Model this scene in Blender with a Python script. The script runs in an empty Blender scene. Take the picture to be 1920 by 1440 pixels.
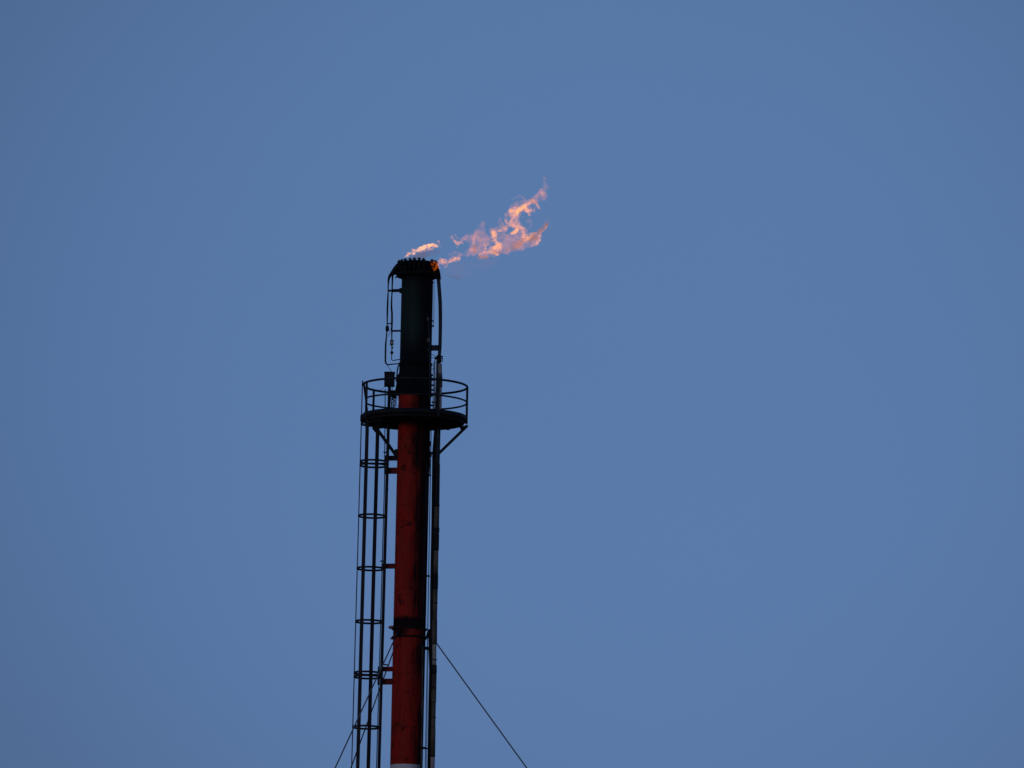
import bpy, math, random
from mathutils import Vector, Matrix, noise
random.seed(7)
S = bpy.context.scene
COL = S.collection
PI = math.pi

# ------------------------------------------------------------------ camera
FPX = 18000.0
CAM = Vector((0.0, -272.0, 1.6))
PITCH, ROLL = math.radians(8.80), math.radians(1.215)
YAW = math.atan(181.7 / FPX) / math.cos(PITCH)
fwd = Vector((math.sin(YAW) * math.cos(PITCH), math.cos(YAW) * math.cos(PITCH), math.sin(PITCH)))
rt0 = fwd.cross(Vector((0, 0, 1))).normalized()
up0 = rt0.cross(fwd).normalized()
rt = rt0 * math.cos(ROLL) + up0 * math.sin(ROLL)
up = -rt0 * math.sin(ROLL) + up0 * math.cos(ROLL)
cd = bpy.data.cameras.new('camera')
cam = bpy.data.objects.new('camera', cd)
COL.objects.link(cam)
cam.matrix_world = Matrix(((rt.x, up.x, -fwd.x, CAM.x), (rt.y, up.y, -fwd.y, CAM.y),
                           (rt.z, up.z, -fwd.z, CAM.z), (0, 0, 0, 1)))
cd.sensor_width = 36.0
cd.lens = FPX / 1920 * 36
cd.clip_start = 1.0
cd.clip_end = 20000
S.camera = cam


def P(px, py, Y=0.0):
    """world point at depth Y seen at photo pixel (px, py); used to read sizes and places off the photo"""
    d = fwd * FPX + rt * (px - 960) - up * (py - 720)
    return CAM + d * ((Y - CAM.y) / d.y)


def axpx(py):
    return 778.3 + (720 - py) * 0.0228


def Z(py):
    """height on the stack axis of photo row py"""
    return P(axpx(py), py, 0).z


PX = 1 / 65.4  # metres per photo pixel at the stack

# ------------------------------------------------------------------ mesh helpers
class MB:
    def __init__(s):
        s.v, s.f, s.sm = [], [], []

    def add(s, vs, fs, smooth=False):
        b = len(s.v)
        s.v += [tuple(p) for p in vs]
        s.f += [tuple(i + b for i in q) for q in fs]
        s.sm += [smooth] * len(fs)
        return s

    def tube(s, pts, r, n=10, cap=True, closed=False):
        pts = [Vector(p) for p in pts]
        N = len(pts)
        rs = r if isinstance(r, (list, tuple)) else [r] * N
        vs = []
        prev = None
        for i, p in enumerate(pts):
            if closed:
                t = pts[(i + 1) % N] - pts[i - 1]
            else:
                t = pts[min(i + 1, N - 1)] - pts[max(i - 1, 0)]
            t.normalize()
            if prev is None:
                a = Vector((0, 0, 1)) if abs(t.z) < .9 else Vector((1, 0, 0))
                u = t.cross(a).normalized()
            else:
                u = (prev - t * prev.dot(t)).normalized()
            prev = u
            w = t.cross(u)
            for k in range(n):
                an = 2 * PI * k / n
                vs.append(p + (u * math.cos(an) + w * math.sin(an)) * rs[i])
        fs = []
        M = N if closed else N - 1
        for i in range(M):
            j = (i + 1) % N
            for k in range(n):
                fs.append((i * n + k, i * n + (k + 1) % n, j * n + (k + 1) % n, j * n + k))
        s.add(vs, fs, True)
        if cap and not closed:
            b = len(s.v) - N * n
            s.f += [tuple(b + k for k in reversed(range(n))), tuple(b + (N - 1) * n + k for k in range(n))]
            s.sm += [False, False]
        return s

    def bar(s, a, b, w, h, up=(0, 0, 1)):
        """box from a to b; w across, h along up"""
        a, b = Vector(a), Vector(b)
        t = (b - a).normalized()
        upv = Vector(up)
        if abs(t.dot(upv.normalized())) > .98:
            upv = Vector((0, 1, 0))
        x = t.cross(upv).normalized()
        y = x.cross(t).normalized()
        vs = []
        for p in (a, b):
            for sx, sy in ((-1, -1), (1, -1), (1, 1), (-1, 1)):
                vs.append(p + x * sx * w / 2 + y * sy * h / 2)
        return s.add(vs, [(0, 1, 2, 3), (7, 6, 5, 4), (0, 4, 5, 1), (1, 5, 6, 2), (2, 6, 7, 3), (3, 7, 4, 0)])

    def box(s, c, d, b=0.0):
        x, y, z = c
        dx, dy, dz = d[0] / 2, d[1] / 2, d[2] / 2
        if b <= 0:
            vs = [(x + i * dx, y + j * dy, z + k * dz) for k in (-1, 1) for i, j in ((-1, -1), (1, -1), (1, 1), (-1, 1))]
            return s.add(vs, [(3, 2, 1, 0), (4, 5, 6, 7), (0, 1, 5, 4), (1, 2, 6, 5), (2, 3, 7, 6), (3, 0, 4, 7)])
        vs = []
        for k, ins in ((-1, b), (-1, 0), (1, 0), (1, b)):
            zz = z + k * (dz if ins else dz - b)
            for i, j in ((-1, -1), (1, -1), (1, 1), (-1, 1)):
                vs.append((x + i * (dx - ins), y + j * (dy - ins), zz))
        fs = [(3, 2, 1, 0), (12, 13, 14, 15)]
        for q in range(3):
            for k in range(4):
                fs.append((q * 4 + k, q * 4 + (k + 1) % 4, q * 4 + 4 + (k + 1) % 4, q * 4 + 4 + k))
        return s.add(vs, fs)

    def lathe(s, prof, c=(0, 0, 0), n=64, a0=0, a1=2 * PI, smooth=True, closed_prof=False):
        full = abs(a1 - a0 - 2 * PI) < 1e-6
        m = n if full else n + 1
        vs = []
        for k in range(m):
            an = a0 + (a1 - a0) * k / n
            for r, z in prof:
                vs.append((c[0] + r * math.cos(an), c[1] + r * math.sin(an), c[2] + z))
        L = len(prof)
        fs = []
        for k in range(n):
            j = (k + 1) % m
            for i in range(L if closed_prof else L - 1):
                q = (i + 1) % L
                fs.append((k * L + i, j * L + i, j * L + q, k * L + q))
        s.add(vs, fs, smooth)
        if not full and closed_prof:
            b = len(s.v) - m * L
            s.f += [tuple(b + i for i in range(L)), tuple(b + (m - 1) * L + i for i in reversed(range(L)))]
            s.sm += [False, False]
        return s

    def build(s, name, mat, parent=None):
        me = bpy.data.meshes.new(name)
        me.from_pydata(s.v, [], s.f)
        me.polygons.foreach_set('use_smooth', s.sm)
        me.materials.append(mat)
        me.update()
        o = bpy.data.objects.new(name, me)
        COL.objects.link(o)
        if parent is not None:
            o.parent = parent
        return o


def pieces(name, mat, parent, fns):
    """each piece of a small repeated fitting as an object of its own"""
    for fn in fns:
        mb = MB()
        fn(mb)
        mb.build(name, mat, parent)


def ringbox(r0, r1, z0, z1):
    return [(r0, z0), (r1, z0), (r1, z1), (r0, z1)]


def thing(name, label, cat, loc=(0, 0, 0), group=None):
    o = bpy.data.objects.new(name, None)
    COL.objects.link(o)
    o.location = loc
    o.empty_display_size = .3
    tag(o, label, cat, group)
    return o


def tag(o, label=None, cat=None, group=None, kind=None):
    if label: o['label'] = label
    if cat: o['category'] = cat
    if group: o['group'] = group
    if kind: o['kind'] = kind
    return o


def dup(o, parent, loc):
    c = o.copy()
    COL.objects.link(c)
    c.parent = parent
    c.location = loc
    return c


# ------------------------------------------------------------------ materials
def new_mat(name):
    m = bpy.data.materials.new(name)
    m.use_nodes = True
    nt = m.node_tree
    nt.nodes.clear()
    return m, nt


class NT:
    def __init__(s, nt):
        s.nt = nt

    def n(s, typ, **kw):
        nd = s.nt.nodes.new(typ)
        for k, v in kw.items():
            setattr(nd, k, v)
        return nd

    def l(s, a, b):
        s.nt.links.new(a, b)

    def val(s, sock, v):
        if hasattr(v, 'is_output') or isinstance(v, bpy.types.NodeSocket):
            s.l(v, sock)
        else:
            sock.default_value = v

    def math(s, op, a, b=0.0, c=None, clamp=False):
        nd = s.n('ShaderNodeMath', operation=op)
        nd.use_clamp = clamp
        s.val(nd.inputs[0], a)
        s.val(nd.inputs[1], b)
        if c is not None:
            s.val(nd.inputs[2], c)
        return nd.outputs[0]

    def mix(s, f, a, b):
        nd = s.n('ShaderNodeMix', data_type='RGBA')
        s.val(nd.inputs[0], f)
        for i, v in ((6, a), (7, b)):
            if isinstance(v, bpy.types.NodeSocket):
                s.l(v, nd.inputs[i])
            else:
                nd.inputs[i].default_value = (*v, 1)
        return nd.outputs[2]

    def smooth(s, v, a, b):
        nd = s.n('ShaderNodeMapRange', interpolation_type='SMOOTHSTEP')
        s.val(nd.inputs[0], v)
        nd.inputs[1].default_value = a
        nd.inputs[2].default_value = b
        return nd.outputs[0]

    def coords(s, scale=(1, 1, 1)):
        tc = s.n('ShaderNodeTexCoord')
        mp = s.n('ShaderNodeMapping')
        mp.inputs['Scale'].default_value = scale
        s.l(tc.outputs['Object'], mp.inputs[0])
        return mp.outputs[0], tc.outputs['Object']

    def noise(s, vec, scale, detail=4, rough=.55, dist=0.0):
        nd = s.n('ShaderNodeTexNoise')
        s.l(vec, nd.inputs['Vector'])
        nd.inputs['Scale'].default_value = scale
        nd.inputs['Detail'].default_value = detail
        nd.inputs['Roughness'].default_value = rough
        nd.inputs['Distortion'].default_value = dist
        return nd.outputs['Fac']

    def finish(s, col, rough=.6, metal=0.0, bump=None, bs=.2, spec=.3):
        b = s.n('ShaderNodeBsdfPrincipled')
        s.val(b.inputs['Base Color'], col if isinstance(col, bpy.types.NodeSocket) else (*col, 1))
        s.val(b.inputs['Roughness'], rough)
        b.inputs['Metallic'].default_value = metal
        b.inputs['Specular IOR Level'].default_value = spec
        if bump is not None:
            bp = s.n('ShaderNodeBump')
            bp.inputs['Strength'].default_value = bs
            bp.inputs['Distance'].default_value = .01
            s.l(bump, bp.inputs['Height'])
            s.l(bp.outputs[0], b.inputs['Normal'])
        o = s.n('ShaderNodeOutputMaterial')
        s.l(b.outputs[0], o.inputs[0])


def steel(name, c1, c2, scale=6, rough=.7, metal=0.0, stretch=1.0):
    m, nt = new_mat(name)
    g = NT(nt)
    v, _ = g.coords((1, 1, stretch))
    f = g.smooth(g.noise(v, scale, 5), .35, .68)
    f2 = g.noise(v, scale * 9, 3)
    g.finish(g.mix(f, c1, c2), rough, metal, f2, .3)
    return m


M_dark = steel('dark_painted_steel', (.010, .012, .016), (.024, .022, .024), 3)
M_soot = steel('soot_black_steel', (.003, .0032, .0035), (.009, .010, .011), 4, .85)
M_rail = steel('weathered_galvanised_rail', (.014, .017, .024), (.030, .028, .030), 5, .6)
M_cage = steel('rusted_red_brown_cage_steel', (.012, .011, .016), (.035, .018, .018), 1.6, .6)
M_grey = steel('grey_enamel_box', (.10, .10, .10), (.16, .155, .15), 8, .5)
M_palegrey = steel('aluminium_cladding', (.40, .37, .34), (.52, .48, .44), 10, .5)
M_brown = steel('weathered_brown_cladding', (.06, .052, .042), (.19, .16, .125), 3.2, .75, 0, .5)
M_bluegrey = steel('dull_blue_grey_pipe_paint', (.020, .028, .040), (.045, .055, .070), 4, .6)
M_redsteel = steel('red_painted_bracket', (.30, .014, .016), (.13, .010, .010), 12, .6)
M_ear = steel('faded_pink_red_plate', (.42, .17, .17), (.34, .12, .12), 9, .6)
M_cable = steel('galvanised_wire_rope', (.14, .15, .17), (.20, .20, .21), 20, .5)
M_conc = steel('anchor_concrete', (.25, .24, .22), (.33, .32, .30), 3, .9)


def shell_material():
    m, nt = new_mat('red_and_white_banded_stack_paint')
    g = NT(nt)
    tc = g.n('ShaderNodeTexCoord')
    sep = g.n('ShaderNodeSeparateXYZ')
    g.l(tc.outputs['Object'], sep.inputs[0])
    x, y, z = sep.outputs
    co = tc.outputs['Object']

    def mapped(scale):
        mp = g.n('ShaderNodeMapping')
        mp.inputs['Scale'].default_value = scale
        g.l(co, mp.inputs[0])
        return mp.outputs[0]
    # paint bands, 5.2 m each below the long red top section
    zb = Z(1435.5)
    t = g.math('DIVIDE', g.math('SUBTRACT', zb, z), 5.2)
    fr = g.math('FRACT', g.math('MULTIPLY', t, .5))
    white = g.math('MULTIPLY', g.math('LESS_THAN', fr, .5), g.math('GREATER_THAN', t, 0.0))
    redn = g.noise(mapped((1, 1, .25)), 5, 5)
    red = g.mix(g.smooth(redn, .35, .7), (.52, .021, .012), (.38, .028, .018))
    paint = g.mix(white, red, (.82, .82, .80))
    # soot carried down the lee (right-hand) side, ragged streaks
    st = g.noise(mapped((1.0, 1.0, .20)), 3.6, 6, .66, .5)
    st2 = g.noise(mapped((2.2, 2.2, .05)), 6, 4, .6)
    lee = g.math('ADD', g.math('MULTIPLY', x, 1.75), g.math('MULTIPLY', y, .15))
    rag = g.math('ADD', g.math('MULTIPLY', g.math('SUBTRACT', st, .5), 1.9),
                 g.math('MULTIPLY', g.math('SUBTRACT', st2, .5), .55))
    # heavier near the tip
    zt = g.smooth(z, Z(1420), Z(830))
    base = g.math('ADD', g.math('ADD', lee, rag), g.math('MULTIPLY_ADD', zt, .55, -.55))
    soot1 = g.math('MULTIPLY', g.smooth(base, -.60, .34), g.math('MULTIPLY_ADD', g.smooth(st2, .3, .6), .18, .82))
    # just under the tip flange, everything right of centre is black
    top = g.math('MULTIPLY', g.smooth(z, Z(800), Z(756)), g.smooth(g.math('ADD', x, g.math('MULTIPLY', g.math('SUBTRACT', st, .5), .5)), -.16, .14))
    # black scorched band above the guy collar
    wz = g.math('MULTIPLY_ADD', g.math('SUBTRACT', g.noise(mapped((2, 2, 1)), 3, 4), .5), .22, z)
    band = g.math('MULTIPLY', g.smooth(wz, Z(1183), Z(1177)), g.smooth(wz, Z(1153), Z(1164)))
    lowerL = g.math('MULTIPLY', g.math('MULTIPLY', g.smooth(wz, Z(1196), Z(1189)), g.smooth(wz, Z(1168), Z(1176))),
                    g.smooth(g.math('MULTIPLY', x, -1), -.10, .16))
    # scorch patches and chipped spots
    pn = g.noise(mapped((1, 1, 1.3)), 2.2, 5, .62, .8)
    patch = g.math('MULTIPLY', g.smooth(pn, .555, .66), .85)
    ch = g.math('MULTIPLY', g.smooth(g.noise(mapped((1, 1, 2.4)), 6, 4, .6, 1.2), .68, .73), .8)
    so = g.math('MAXIMUM', soot1, g.math('MAXIMUM', top, g.math('MAXIMUM', band, g.math('MAXIMUM', patch, ch))))
    so = g.math('MAXIMUM', so, g.math('MULTIPLY', lowerL, .9))
    # rust and soot runs below old weld seams
    run = g.math('MULTIPLY', g.smooth(g.noise(mapped((5, 5, .35)), 2.4, 3, .6), .56, .72), .45)
    so = g.math('MAXIMUM', so, run)
    seam = g.math('LESS_THAN', g.math('ABSOLUTE', g.math('SUBTRACT', g.math('FRACT', g.math('DIVIDE', z, 2.43)), .5)), .006)
    so = g.math('MAXIMUM', so, g.math('MULTIPLY', seam, .40))
    so = g.math('MULTIPLY', so, g.math('MULTIPLY_ADD', white, -.5, 1.0))
    so = g.math('MINIMUM', so, .975)
    col = g.mix(so, paint, (.006, .006, .0075))
    g.finish(col, g.math('MULTIPLY_ADD', so, .2, .6), 0, redn, .15, .10)
    return m


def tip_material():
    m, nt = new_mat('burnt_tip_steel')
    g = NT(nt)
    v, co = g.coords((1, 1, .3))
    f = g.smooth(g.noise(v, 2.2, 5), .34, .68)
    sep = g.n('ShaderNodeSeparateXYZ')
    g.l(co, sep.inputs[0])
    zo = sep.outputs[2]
    # greenish tint mixed in as a smooth patch below the rim, fading rightwards
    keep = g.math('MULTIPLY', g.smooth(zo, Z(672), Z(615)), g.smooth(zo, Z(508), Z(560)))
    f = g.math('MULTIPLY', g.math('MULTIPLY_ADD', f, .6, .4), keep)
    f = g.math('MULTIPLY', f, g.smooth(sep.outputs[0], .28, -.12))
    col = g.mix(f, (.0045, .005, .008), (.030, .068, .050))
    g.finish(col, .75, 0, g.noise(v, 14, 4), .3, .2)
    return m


M_shell = shell_material()
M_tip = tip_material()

# ------------------------------------------------------------------ setting: ground
gm, nt = new_mat('gravel_yard')
g = NT(nt)
v, _ = g.coords()
g.finish(g.mix(g.noise(v, .08, 8), (.10, .09, .08), (.17, .16, .14)), .95, 0, g.noise(v, 9, 6), .6)
gb = MB()
R = 9000
gn = 48
gvs = [(0, 0, 0)]
for r in (60, 400, 2500, R):
    gvs += [(r * math.cos(2 * PI * k / gn), r * math.sin(2 * PI * k / gn), 0) for k in range(gn)]
gfs = [(0, 1 + k, 1 + (k + 1) % gn) for k in range(gn)]
for q in range(3):
    for k in range(gn):
        a = 1 + q * gn
        gfs.append((a + k, a + gn + k, a + gn + (k + 1) % gn, a + (k + 1) % gn))
gb.add(gvs, gfs)
tag(gb.build('ground', gm), kind='structure')

# ------------------------------------------------------------------ flare stack
RS = 30.4 * PX             # stack radius
FL = thing('flare_stack', 'tall red flare stack with sooty black tip, round platform and caged ladder', 'flare stack')

z_col = Z(741.5)           # bottom of tip collar
z_top = Z(492)
sh = MB()
prof = [(RS + .35, 0.0), (RS + .35, .06), (RS + .002, .06), (RS, .5)]
zz = .5
while zz < z_col - 2.5:
    prof += [(RS, zz)]
    zz += 2.4
prof += [(RS, z_col)]
sh.lathe(prof, n=72)
shell = sh.build('stack_shell', M_shell, FL)

# tip: burner barrel, slightly stepped
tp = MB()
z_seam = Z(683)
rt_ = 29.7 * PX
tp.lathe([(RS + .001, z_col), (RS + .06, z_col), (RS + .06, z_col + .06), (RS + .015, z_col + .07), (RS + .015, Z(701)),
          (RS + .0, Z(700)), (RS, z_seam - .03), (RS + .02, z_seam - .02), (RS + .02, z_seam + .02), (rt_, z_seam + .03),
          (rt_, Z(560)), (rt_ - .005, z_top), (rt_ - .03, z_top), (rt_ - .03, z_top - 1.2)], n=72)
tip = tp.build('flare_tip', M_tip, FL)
# gusset plate on the left of the collar
sk = MB()
def prism(mb, pix, y0, y1):
    a = [P(x, y, y0) for x, y in pix]
    # keep the same world outline, pushed back in depth
    b = [p + Vector((0, y1 - y0, 0)) for p in a]
    n = len(a)
    mb.add(a + b, [tuple(range(n)), tuple(range(2 * n - 1, n - 1, -1))] +
           [(i, i + n, (i + 1) % n + n, (i + 1) % n) for i in range(n)])
    return mb
prism(sk, [(745, 702), (754, 701), (754, 737), (741, 737), (741, 732), (743.5, 716)], -.28, .02)
sk.build('gusset_plate', M_soot, FL)
br = MB()
prism(br, [(731, 731.5), (744, 731.5), (744, 744.5), (738, 744.5), (731, 738)], -.22, .1)
br.build('support_bracket', M_soot, FL)

# steam ring round the tip with risers and spider nozzles
zr = Z(516)
RR = 35.5 * PX
tor = MB()
tor.tube([(RR * math.cos(2 * PI * k / 56), RR * math.sin(2 * PI * k / 56), zr) for k in range(56)], .058, 12, closed=True)
ring = tor.build('steam_ring', M_soot, FL)
for k in range(14):
    an = 2 * PI * (k + .5) / 14
    c, s_ = math.cos(an), math.sin(an)
    fm = MB()
    fm.tube([((RR - .005) * c - s_ * -.045, (RR - .005) * s_ + c * -.045, zr), ((RR - .005) * c - s_ * .045, (RR - .005) * s_ + c * .045, zr)], .082, 12)
    fm.build('pipe_flange', M_soot, ring)

def nozzle_mesh(seed):
    rnd = random.Random(seed)
    mb = MB()
    mb.tube([(0, 0, -.10), (0, 0, .02)], .030, 8)
    mb.tube([(0, 0, .0), (0, 0, .035)], .040, 8)
    for k in range(8):
        a = 2 * PI * k / 8 + rnd.uniform(-.12, .12)
        l = rnd.uniform(.050, .062)
        tz = rnd.uniform(.030, .062)
        mb.tube([(0, 0, .012), (math.cos(a) * l, math.sin(a) * l, .012 + tz)], [.014, .010], 6)
    mb.tube([(0, 0, 0), (0, 0, rnd.uniform(.088, .108))], [.018, .012], 6)
    return mb
RN = 35 * PX
nz = [nozzle_mesh(i) for i in range(4)]
nz_meshes = []
angs = [-66, -51, -36.5, -23.5, -11, 1.5, 14, 26 + 26, 62]
# front arc of nozzles as seen from the camera: angle measured from the toward-camera direction, + to the right
front = [-76, -59, -42, -24.5, -10.5, 4, 18.5, 49, 66, 82]
back = [-94, -112, -130, -148, -166, 176, 158, 140, 122, 102]
for i, a in enumerate(front + back):
    an = math.radians(a)
    x, y = math.sin(an), -math.cos(an)
    zt = Z(494.0) + (0.0 if abs(a) < 45 else -.01) + random.uniform(-.008, .008)
    r_ = MB()
    r_.tube([(x * RR, y * RR, zr + .02), (x * (RR + .02), y * (RR + .02), zr + .12), (x * RN, y * RN, zt - .08)], .036, 8)
    ri = r_.build('riser_pipe', M_soot, ring)
    key = i % 4
    if len(nz_meshes) <= key:
        o = nz[key].build('nozzle', M_soot, ring)
        nz_meshes.append(o)
        o.location = (x * RN, y * RN, zt)
    else:
        o = dup(nz_meshes[key], ring, (x * RN, y * RN, zt))
    o.rotation_euler.z = random.uniform(0, 6)
    if random.random() < .8:
        o.rotation_euler.x = random.uniform(-.15, .15)

# burner rim teeth / inner plate to close the black crown
wr = MB()
wr.lathe(ringbox(rt_ + .004, rt_ + .016, Z(501), Z(496.5)), n=64, closed_prof=True)
wr.build('wind_shield', M_soot, FL)

# ------------------------------------------------ left igniter pipes
def pipe(name, pix, r, mat, parent, Y=0.0, n=10, Ys=None):
    mb = MB()
    pts = [P(x, y, (Ys[i] if Ys else Y)) for i, (x, y) in enumerate(pix)]
    mb.tube(pts, [q * PX for q in r] if isinstance(r, (list, tuple)) else r * PX, n)
    return mb.build(name, mat, parent)

gp = pipe('igniter_pipe', [(752, 492), (746, 497), (741, 503), (735.5, 511), (730.5, 518), (728.6, 524), (728, 534), (727.8, 546),
                     (727, 565), (726.3, 585), (726, 605), (725.6, 618), (724.4, 632), (723.2, 645), (722.8, 660), (722.6, 677),
                     (724, 682), (727.5, 683.8), (738, 682.6), (752, 681.5)],
          [3.0, 3.8, 3.8, 3.4, 2.8, 2.2, 1.3, 1.2, 1.7, 1.7, 1.2, 1.3, 1.3, 1.7, 1.7, 1.7, 1.6, 1.2, 1.1, 1.1], M_dark, FL, -.12)
v1 = MB()
v1.tube([P(726.2, 611.5, -.12), P(726.2, 621, -.12)], [3.2 * PX, 3.4 * PX], 10)
v1.tube([P(722.8, 616.3, -.12), P(729.7, 616.3, -.12)], 2.2 * PX, 8)
v1.build('valve', M_dark, gp)
ip = pipe('pilot_gas_pipe', [(750, 494), (744, 505), (739, 513), (736, 517), (735.6, 530), (735.2, 545), (734.4, 560), (734, 575), (735, 588),
                       (735, 602), (734.6, 615), (734.6, 637)],
          [2.4, 2.4, 2.2, 1.9, 1.5, 1.3, 1.4, 1.8, 1.9, 1.9, 1.7, 1.1], M_dark, FL, .03)
igb = MB()
igb.box(P(734.6, 642.3, .03), (6.6 * PX, .10, 10 * PX), .015)
igb.build('igniter_box', M_dark, ip)
igf = MB()
igf.box(P(734.8, 642.3, -.03), (4.0 * PX, .012, 6.6 * PX))
igf.build('box_cover', M_palegrey, ip)
th = pipe('ignition_tube', [(734.6, 647), (734.8, 655), (734.6, 664), (734.3, 674.5), (736.5, 676), (752, 673.5)], [1.3, .9, .9, .9, .9, .9], M_dark, FL, .03)
v2 = MB()
v2.tube([P(731.8, 661.3, .03), P(737.6, 661.3, .03)], 1.7 * PX, 8)
v2.tube([P(734.7, 658, .03), P(734.7, 664.5, .03)], 1.6 * PX, 8)
v2.build('valve', M_dark, th)
v2 = MB()
v2.tube([P(735.4, 650, .03), P(735.4, 653.5, .03)], 1.7 * PX, 8)
v2.build('pipe_union', M_dark, th)
pipe('control_wire', [(734.2, 612), (732, 620), (729.6, 627), (727, 631)], .45, M_dark, FL, -.02, 6)
pipe('control_wire', [(725, 683), (728.5, 688.5), (733.5, 695.5), (736, 699)], .55, M_dark, FL, -.1, 6)
pipe('bent_conduit', [(753, 681.5), (748.5, 683.5), (746.2, 688), (745, 695), (744.2, 704), (743, 716)], 1.3, M_dark, FL, -.16, 8)
b1 = MB()
b1.bar(P(727.5, 545.0, -.12), P(735, 545, -.12), .08, 3.0 * PX)
b1.bar(P(734.5, 545.0, -.06), P(751, 544.6, -.06), .10, 5.0 * PX)
b1.bar(P(748.8, 544.8, -.06), P(757, 544.8, -.06), .16, 8.5 * PX)
b1.build('pipe_bracket', M_dark, FL)
b2 = MB()
b2.bar(P(735.5, 620.5, 0), P(753, 620.2, 0), .06, 3.0 * PX)
b2.build('pipe_bracket', M_dark, FL)
b3 = MB()
b3.bar(P(727, 607, -.10), P(735, 606.5, 0), .04, 2.0 * PX)
b3.build('pipe_bracket', M_dark, FL)
# steam feed elbows at the ring, left
e1 = MB()
e1.tube([P(749, 521, -.25), P(744.5, 518.5, -.2), P(742.5, 519.5, -.18), P(742, 521.5, -.18)], 1.5 * PX, 8)
e1.tube([P(741, 514.5, -.15), P(746, 508, -.1)], 2.0 * PX, 8)
e1.build('ring_elbow', M_soot, ring)

# ------------------------------------------------ right riser: big steam line
sp = pipe('steam_line', [(817.5, 499), (820, 508), (821.5, 516), (822.6, 530), (824, 548), (825.2, 565), (825.8, 590), (825.6, 620), (825, 650), (823.6, 668), (823.2, 690)],
          [3.0, 3.2, 3.6, 3.6, 3.5, 3.6, 3.5, 3.4, 3.3, 3.2, 3.2], M_bluegrey, FL, -.05, 14)
# upper end sooty elbow
pipe('pipe_elbow', [(813, 493.5), (818, 500), (820.8, 508), (822.3, 516), (823.3, 524)], [3.6, 3.8, 3.9, 4.0, 3.8], M_soot, sp, -.05, 14)
fl_ = MB()
for yy, rr, hh in ((668.5, 5.6, 2.6), (677.5, 5.2, 2.6)):
    fl_.tube([P(823.2, yy - hh / 2, -.05), P(823.2, yy + hh / 2, -.05)], rr * PX, 16)
fl_.tube([P(823.2, 669, -.05), P(823.2, 678, -.05)], 4.2 * PX, 12)
fl_.build('pipe_flange', M_soot, sp)
hw = MB()
c = P(829.6, 672.4, -.12)
hw.tube([c + Vector((0, math.cos(a) * .058, math.sin(a) * .072)) for a in [2 * PI * k / 20 for k in range(20)]], .014, 6, closed=True)
hw.tube([P(824, 672.5, -.1), c], .018, 6)
hw.build('valve_wheel', M_soot, sp)
hv = MB()
hv.tube([P(815.6, 671.8, -.08), P(821, 672.8, -.05)], 2.2 * PX, 10)
hv.tube([P(814.8, 671.8, -.08), P(816.6, 671.8, -.08)], 3.4 * PX, 10)
hv.build('valve', M_soot, sp)
jb = MB()
jb.bar(P(808, 652.3, .0), P(822.5, 652.3, -.05), .14, 9.4 * PX)
jb.build('pipe_bracket', M_bluegrey, FL)

# insulated lower line: cladding sections of differing colour
dk = MB()
dk_pts = [(821.5, 680), (819.6, 740), (817.8, 800), (813.8, 850), (812.2, 980), (809.8, 1100), (809.4, 1200), (806.6, 1320), (804.6, 1440)]
dk.tube([P(x, y, .06) for x, y in dk_pts] + [Vector((P(804.6, 1440, .06).x, .06, .1))], 3.5 * PX, 14)
down = dk.build('gas_line', M_dark, FL)
lp = [(825.0, 682), (825.3, 720), (825.0, 768), (822.6, 800), (821.0, 850), (820.2, 900), (819.4, 980), (818, 1040), (816.6, 1100), (815.4, 1170), (815.0, 1208)]
cuts = [(682, 701, 4.2, M_palegrey), (701, 726, 4.6, M_brown), (726, 768, 3.5, M_palegrey), (768, 800, 4.0, M_dark),
        (800, 870, 4.2, M_bluegrey), (870, 950, 4.8, M_dark), (950, 1001, 4.9, M_brown), (1001, 1032, 5.4, M_dark), (1032, 1076, 4.6, M_brown),
        (1076, 1105, 5.0, M_dark), (1105, 1160, 4.6, M_brown), (1160, 1208, 5.0, M_redsteel), (1208, 1247, 3.9, M_palegrey),
        (1247, 1263, 5.0, M_dark), (1263, 1318, 4.7, M_brown), (1318, 1365, 4.2, M_brown), (1365, 1419, 4.6, M_brown), (1419, 1460, 4.2, M_palegrey)]
def lx(y):
    tab = [(680, 824.4), (726, 825.0), (768, 824.6), (800, 822), (850, 820.6), (900, 819.9), (980, 818.6), (1040, 817.4), (1100, 816.4),
           (1170, 814.6), (1208, 814.4), (1263, 814), (1320, 813.0), (1380, 811.9), (1460, 810.6)]
    for (a, xa), (b, xb) in zip(tab, tab[1:]):
        if y <= b:
            return xa + (xb - xa) * (y - a) / (b - a)
    return tab[-1][1]
root_line = None
for i, (y0, y1, rr, mm) in enumerate(cuts):
    mb = MB()
    a, b = P(lx(y0), y0 + .3, -.06), P(lx(y1), y1 - .3, -.06)
    if mm is M_redsteel: mm = M_brown
    mb.tube([a, a.lerp(b, .03), a.lerp(b, .97), b], [rr * PX * .96, rr * PX, rr * PX, rr * PX * .96], 16)
    if root_line is None:
        root_line = mb.build('insulated_line', mm, FL)
    else:
        mb.build('cladding_section', mm, root_line)
# the line carries on down to the ground
mb = MB()
a = P(lx(1460), 1460.3, -.06)
mb.tube([a, Vector((a.x, a.y, .05))], 4.3 * PX, 16)
mb.build('cladding_section', M_brown, root_line)
# straps round the cladding
for yy in (1237, 1417, 1290, 1345, 1020, 1092, 1131, 920, 885, 708):
    mb = MB()
    c0 = P(lx(yy), yy, -.06)
    mb.tube([c0 - Vector((0, 0, .012)), c0 + Vector((0, 0, .012))], 5.05 * PX, 16)
    mb.build('strap', M_dark, root_line)

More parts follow.
